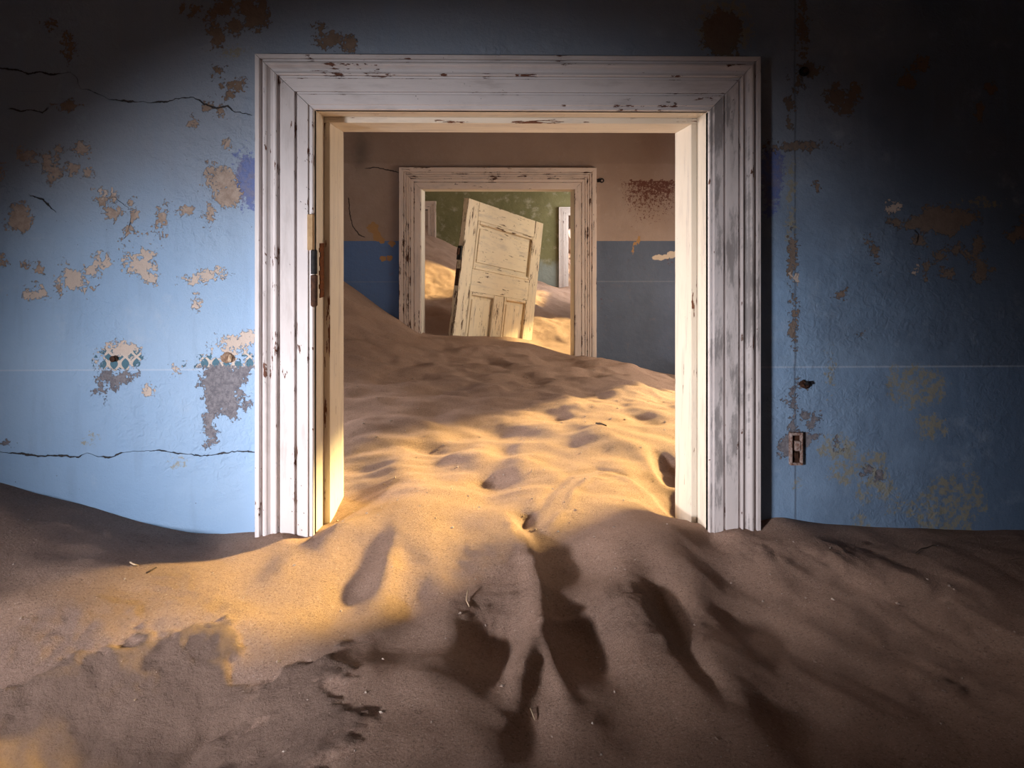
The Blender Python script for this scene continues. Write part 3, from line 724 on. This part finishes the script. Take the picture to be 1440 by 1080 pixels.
# footprints and hollows, near room
for a in [(830,890,42,48,-.036,1.3),(692,885,42,62,-.026,1.2),(805,790,46,30,-.024,1.1),(745,1000,42,70,-.022,1.1),(488,828,34,44,-.020),(583,835,34,40,-.022,1.1),
          (455,770,30,20,.010),(545,800,16,34,.012),(900,870,44,60,.020),(965,800,50,40,.012),(940,860,26,44,-.020),(1000,930,60,50,.014),(1065,870,40,60,-.016),(880,760,50,30,.014),
          (640,800,30,26,-.016),(560,905,60,30,-.014),(600,960,60,40,.010),(900,1000,60,60,-.014),(1120,1010,50,50,-.016),(200,858,46,26,-.016),(120,800,60,22,.010),(400,800,26,26,.012),
          (1020,740,30,20,.008),(1250,860,70,50,.010),(380,1000,60,30,-.012),(720,760,26,22,.012)]:
    bump_at(*a)
ridge([(718,725),(742,775),(757,830),(762,880),(738,930),(720,1000)], .020, .022, .030)
ridge([(762,882),(800,868),(850,842)], .012, .014)
ridge([(762,882),(780,940),(800,990)], .010, .016)
ridge([(735,790),(772,800),(776,790)], .012, .02)
ridge([(915,815),(935,860),(955,900),(985,945),(1020,985)], -.016, .022)
ridge([(1070,985),(1100,1020),(1140,1075)], -.016, .025)
ridge([(1000,830),(1060,900),(1090,930)], -.008, .03)
# middle room
for a in [(600,645,32,20,-.026,1.1),(560,660,40,20,.012),(690,690,34,24,-.022,1.1),(705,640,22,14,-.018),(640,735,44,24,-.022),(575,715,50,26,.012),(930,690,34,26,-.040,1.5),(940,655,22,14,-.05,2.0),
          (790,700,50,20,.014),(830,720,50,26,-.016),(735,735,22,30,-.020),(690,600,36,16,-.020),(620,585,40,14,-.014),(860,610,50,12,.018),(780,590,40,12,-.018),(900,590,30,10,-.016),
          (540,560,50,18,.016),(660,545,50,12,-.02),(740,535,34,12,-.022),(700,552,40,8,.016),(820,545,50,12,-.018),(880,550,40,14,.018),(560,520,50,14,-.016),(785,515,40,6,-.012),(520,605,40,14,.012)]:
    bump_at(*a)
ridge([(490,622),(560,630),(630,645),(700,650),(760,660)], .014, .05, .10)
ridge([(500,590),(580,600),(680,622),(760,628)], .010, .05, .12)
ridge([(860,668),(905,690),(930,712),(960,722)], .014, .03, .05)
ridge([(800,600),(860,618),(960,625)], .014, .06, .12)
ridge([(700,505),(740,520),(790,540)], .012, .06)
ridge([(590,478),(640,488),(700,500),(760,505)], .012, .08)
ridge([(760,715),(775,690),(800,668),(840,660),(880,672),(905,690)], -.006, .018)
ridge([(800,712),(808,690),(830,676),(860,680)], .006, .014)
ridge([(735,770),(728,745),(740,722),(765,712)], -.008, .014)
ridge([(770,745),(790,722),(812,716)], .008, .016)
for c_ in range(4):
    ridge([(668 + c_ * 16, 855), (655 + c_ * 18, 900), (672 + c_ * 12, 945)], -.006, .010)
# wind and drag streaks on the right of the near room
sa = math.radians(-58); su, sv = GX * math.cos(sa) + GY * math.sin(sa), -GX * math.sin(sa) + GY * math.cos(sa)
GZ += .010 * fbm(su * 1.6, sv * 7, 3, 61, .4) * sm(.30, .62, GX) * sm(1.88, 1.72, GY) * sm(.6, .9, GY)
GZ -= .115 * sm(1.46, 1.14, GY) * sm(-.22, -.55, GX) * sm(.3, .8, GY)  # front-left sand lowered, shaped to keep the sun off that corner
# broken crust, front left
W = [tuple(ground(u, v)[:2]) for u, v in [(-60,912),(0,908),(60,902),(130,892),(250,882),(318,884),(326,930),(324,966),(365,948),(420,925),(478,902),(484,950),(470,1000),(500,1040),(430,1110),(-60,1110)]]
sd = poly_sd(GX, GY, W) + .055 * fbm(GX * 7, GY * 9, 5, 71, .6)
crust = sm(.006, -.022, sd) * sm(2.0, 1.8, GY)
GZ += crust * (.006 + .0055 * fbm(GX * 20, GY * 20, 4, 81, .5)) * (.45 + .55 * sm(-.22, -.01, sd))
W = [tuple(ground(u, v)[:2]) for u, v in [(80,1110),(180,1035),(290,965),(330,960)]]
d, s, run, L = seg_dist(GX, GY, W); GZ += -.014 * np.exp(-(d / .014) ** 2)
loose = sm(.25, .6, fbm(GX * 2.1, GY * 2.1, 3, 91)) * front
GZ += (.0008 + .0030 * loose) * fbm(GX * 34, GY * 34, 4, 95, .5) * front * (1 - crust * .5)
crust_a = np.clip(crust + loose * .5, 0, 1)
# heaps against frame feet
nx, ny = len(gx), len(gy)
ii, jj = np.meshgrid(np.arange(nx - 1), np.arange(ny - 1)); a = (jj * nx + ii).ravel()
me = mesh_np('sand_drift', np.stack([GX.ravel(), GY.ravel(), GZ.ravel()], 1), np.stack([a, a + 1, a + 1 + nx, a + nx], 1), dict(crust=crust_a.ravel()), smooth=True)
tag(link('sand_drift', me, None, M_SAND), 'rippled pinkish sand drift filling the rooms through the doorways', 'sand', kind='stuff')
def sand_z(x, y):
    i = min(max(np.searchsorted(gx, x), 1), nx - 1); j = min(max(np.searchsorted(gy, y), 1), ny - 1)
    return float(GZ[j, i])

# ------------------------------------------------------------------ the tilted door
ex, ey, ez = Vector((.566, .808, -.161)), Vector((-.817, .576, .019)), Vector((.108, .121, .987))
ex.normalize(); ez = (ez - ex * ez.dot(ex)).normalized(); ey = ez.cross(ex)
S_ = 1.03; TL = Vector((-.184, 4.868, .255)) * S_ + Vector((0, 0, CAMZ))
DW, DH, DT = 1.03, 2.02, .042
door = empty('panelled_door'); tag(door, 'cream chipped panelled door tilting in the sand of the second doorway', 'door', kind='thing')
door.matrix_world = Matrix(((ex.x, ey.x, ez.x, TL.x), (ex.y, ey.y, ez.y, TL.y), (ex.z, ey.z, ez.z, TL.z), (0, 0, 0, 1))) @ Matrix.Translation((0, 0, -DH))
def dz(t): return DH - t                      # measured down from the top edge
SL, SRr = .135, DW - .122                     # inner edges of the stiles
uv_box('stile', (0, 0, 0), (SL, DT, DH), M_DOORW, door, 2, 61, .002)
uv_box('stile', (SRr, 0, 0), (DW, DT, DH), M_DOORW, door, 2, 62, .002)
uv_box('rail', (SL + .002, .0005, dz(.133)), (SRr - .002, DT, DH), M_DOOR, door, 0, 63, .0015)
uv_box('rail', (SL + .002, .0005, dz(.645)), (SRr - .002, DT, dz(.485)), M_DOOR, door, 0, 64, .0015)
uv_box('rail', (SL + .002, .0005, 0), (SRr - .002, DT, .27), M_DOOR, door, 0, 65, .0015)
MU0, MU1 = .462, .575
uv_box('muntin', (MU0, .0005, .272), (MU1, DT, dz(.647)), M_DOORW, door, 2, 66, .0015)
def panel(x0, x1, z0, z1, seed):
    p = uv_box('panel', (x0, .018, z0), (x1, .030, z1), M_DOOR, door, 0 if x1 - x0 > z1 - z0 else 2, seed, .001)
    # raised field
    uv_box('raised_field', (x0 + .052, .010, z0 + .052), (x1 - .052, .0185, z1 - .052), M_DOOR, p, 0 if x1 - x0 > z1 - z0 else 2, seed + 1, .004)
    w_ = .026; k = 0
    for (a, b, c, d, ax_) in ((x0, z0, x0 + w_, z1, 2), (x1 - w_, z0, x1, z1, 2), (x0 + w_, z0, x1 - w_, z0 + w_, 0), (x0 + w_, z1 - w_, x1 - w_, z1, 0)):
        k += 1
        uv_box('moulding', (a, -.004, b), (c, .0185, d), M_DOORW if k in (2, 4) else M_DOOR, p, ax_, seed + 2 + k, .005)
panel(SL, SRr, dz(.485), dz(.133), 70)
panel(SL, MU0, .27, dz(.645), 80)
panel(MU1, SRr, .27, dz(.645), 90)
lk = MB().box((-.014, .004, dz(.44)), (.004, DT - .004, dz(.34))).build('lock_case', M_BLACK, door, .003); lk['label'] = 'blackened iron lock on the door edge'
MB().box((-.030, .014, dz(.405)), (-.012, .028, dz(.36))).build('latch_bolt', M_RUST, lk, .002)
MB().box((-.003, .006, dz(.62)), (.002, DT - .006, dz(.50))).build('edge_plate', M_RUST, door, .001)

# ------------------------------------------------------------------ fittings on the walls
def on_wall(u, v, Y): return Vector(at(u, v, Y))
c = on_wall(1118, 630, Y1); k = Y1 / F
sb = empty('switch_box', c); tag(sb, 'rusty tin switch box set in the right blue wall above the sand', 'switch box')
hw_, hh_ = 9 * k, 23 * k
for a, b in (((-hw_, -.012, -hh_), (-hw_ + .006, .002, hh_)), ((hw_ - .006, -.012, -hh_), (hw_, .002, hh_)), ((-hw_ + .006, -.012, hh_ - .007), (hw_ - .006, .002, hh_)), ((-hw_ + .006, -.012, -hh_), (hw_ - .006, .002, -hh_ + .007))):
    MB().box(a, b).build('frame_strip', M_BOXP, sb, .0015)
MB().box((-hw_ + .005, -.003, -hh_ + .006), (hw_ - .005, .001, hh_ - .006)).build('back_plate', M_RUST, sb)
MB().box((-.005, -.014, -.004), (.009, -.002, .022)).build('terminal', M_BOXP, sb, .001)
MB().box((-.004, -.010, -.026), (.006, -.002, -.010)).build('terminal', M_RUST, sb, .001)

c = on_wall(1130, 101, Y1)
kn = empty('wall_fixture', c); tag(kn, 'small round black fixture high on the dark right wall', 'wall fixture')
MB().tube([(0, .001, 0), (0, -.006, 0), (0, -.010, 0)], [.013, .013, .010], 18).build('base', M_BLACK, kn)
MB().tube([(0, -.010, 0), (0, -.018, 0), (0, -.020, 0)], [.005, .006, .003], 12).build('stud', M_RUST, kn)

c = on_wall(1130, 540, Y1)
kn = empty('broken_pipe_stub', c); tag(kn, 'dark rusted stub sticking out of the right blue wall above the switch box', 'pipe stub')
def lump(name, mat, parent, r, seed, loc=(0, 0, 0), sub=2, rough=.25, scale=(1, 1, 1)):
    bm = bmesh.new(); bmesh.ops.create_icosphere(bm, subdivisions=sub, radius=1)
    rr = random.Random(seed); off = Vector((rr.random() * 50, rr.random() * 50, 0))
    for v in bm.verts:
        d = v.co.normalized(); q = float(fbm(np.array([d.x * 1.6 + off.x + d.z]), np.array([d.y * 1.6 + off.y - d.z]), 3, seed)[0])
        v.co = Vector((d.x * scale[0], d.y * scale[1], d.z * scale[2])) * (r * (1 + rough * q)) + Vector(loc)
    me = bpy.data.meshes.new(name); bm.to_mesh(me); bm.free()
    return link(name, me, parent, mat)
lump('stub', M_RUST, kn, .013, 3, (0, -.004, 0), 3, .35, (1, .8, .8))
MB().tube([(.002, -.006, .002), (.008, -.018, .006)], [.006, .005], 10).build('tube_end', M_BLACK, kn)

c = on_wall(320, 503, Y1)
pl = empty('wall_plug', c); tag(pl, 'crumbling round brown plug in the peeled patch beside the door frame', 'wall plug')
lump('plug', M_PUTTY, pl, .023, 5, (0, .004, 0), 3, .25, (1, .4, .72))
lump('chip', M_STRAW, pl, .007, 6, (.008, -.005, -.002), 2, .3, (.8, .6, 1.4))
c = on_wall(161, 504, Y1)
pl = empty('rusty_nail', c); tag(pl, 'rusty nail in the patterned patch on the left blue wall', 'nail')
MB().tube([(0, .002, 0), (0, -.010, 0)], .003, 10).build('shank', M_RUST, pl)
MB().tube([(0, -.010, 0), (0, -.013, 0)], [.0085, .007], 14).build('head', M_RUST, pl)
c = on_wall(844, 254, Y2)
br = empty('wall_bracket', c); tag(br, 'small dark metal bracket at the corner of the second door frame', 'bracket')
MB().box((-.022, -.006, -.012), (.006, .001, .012)).build('plate', M_BLACK, br, .002)
MB().tube([(.010, -.012, 0), (.010, .001, 0)], [.016, .016], 16).build('eye', M_BLACK, br)
MB().tube([(.010, -.016, 0), (.010, -.012, 0)], [.005, .007], 12).build('rivet', M_BOXP, br)

# ------------------------------------------------------------------ bits lying on the sand
def stick(name, label, pts, rad, mat, cat='twig'):
    P = []
    for i, (u, v, lift) in enumerate(pts):
        g = ground(u, v); P.append((g[0], g[1], sand_z(g[0], g[1]) + lift))
    o = MB().tube(P, [rad * (1 - .5 * i / len(P)) for i in range(len(P))], 7).build(name, mat, None, 0, True)
    return tag(o, label, cat)
stick('twig', 'thin dark crooked twig on the sand below the right wall', [(1288,783,.003),(1296,778,.006),(1303,776,.004),(1312,773,.004),(1318,775,.003)], .0016, M_TWIG)
stick('twig', 'tiny dark twig on the sand nearest the right door frame', [(1212,764,.002),(1217,766,.003),(1222,768,.002)], .0014, M_TWIG)
stick('straw_scrap', 'pale straw scrap on the sand under the left wall', [(183,797,.003),(188,801,.005),(194,800,.002)], .002, M_STRAW, 'straw')
stick('twig', 'dark sliver of wood on the sand left of the door frame', [(206,808,.002),(212,806,.004),(220,801,.003)], .0018, M_TWIG)
stick('straw_scrap', 'pale splinter standing by the footprint in the middle foreground', [(658,834,.012),(656,842,.004),(660,848,.001)], .0018, M_STRAW, 'straw')
stick('straw_scrap', 'thin straw in the foreground furrow below the footprints', [(746,985,.004),(749,990,.004),(752,996,.002)], .0012, M_STRAW, 'straw')
stick('twig', 'dark flat chip on the sunlit sand inside the right jamb', [(838,606,.004),(846,608,.006),(853,610,.004)], .004, M_TWIG)
# shell grit: many specks, one object
rr = random.Random(4); m = MB(); proto = [(-1,0,0),(0,-1,0),(1,0,0),(0,1,0),(0,0,1),(0,0,-1)]
for _ in range(900):
    y = .95 + 3.2 * rr.random() ** 1.6; x = .04 + (rr.random() - .5) * (1.7 * y if y < 1.85 else .52 * y)
    z = sand_z(x, y); s = (.0008 + .0022 * rr.random() ** 3) * (1 + .35 * y); a = rr.random() * 3.1; n = len(m.v)
    for p in proto:
        px_, py_ = p[0] * s * 1.3, p[1] * s * .8
        m.v.append((x + px_ * math.cos(a) - py_ * math.sin(a), y + px_ * math.sin(a) + py_ * math.cos(a), z + p[2] * s * .6 + s * .2))
    for f in ((0,1,4),(1,2,4),(2,3,4),(3,0,4),(1,0,5),(2,1,5),(3,2,5),(0,3,5)): m.f.append(tuple(n + i for i in f))
tag(m.build('shell_grit', M_PEB), 'scattered pale and dark grit on the sand', 'grit', kind='stuff')
# rubble seen through the farthest doorway
for i, (u, v, r, sc, lab) in enumerate([(806, 350, .26, (1, .8, 1.2), 'tall pink boulder seen through the farthest doorway'), (803, 375, .17, (1.2, .9, .8), 'smaller pink rock under the tall boulder in the farthest doorway'), (808, 393, .15, (1.2, .9, .7), 'lowest dark rock in the farthest doorway')]):
    p = at(u, v, 11.2 - i * .62); o = lump('boulder', M_ROCK, None, r, 20 + i, (0, 0, 0), 3, .35, sc); o.location = p
    tag(o, lab, 'rock')
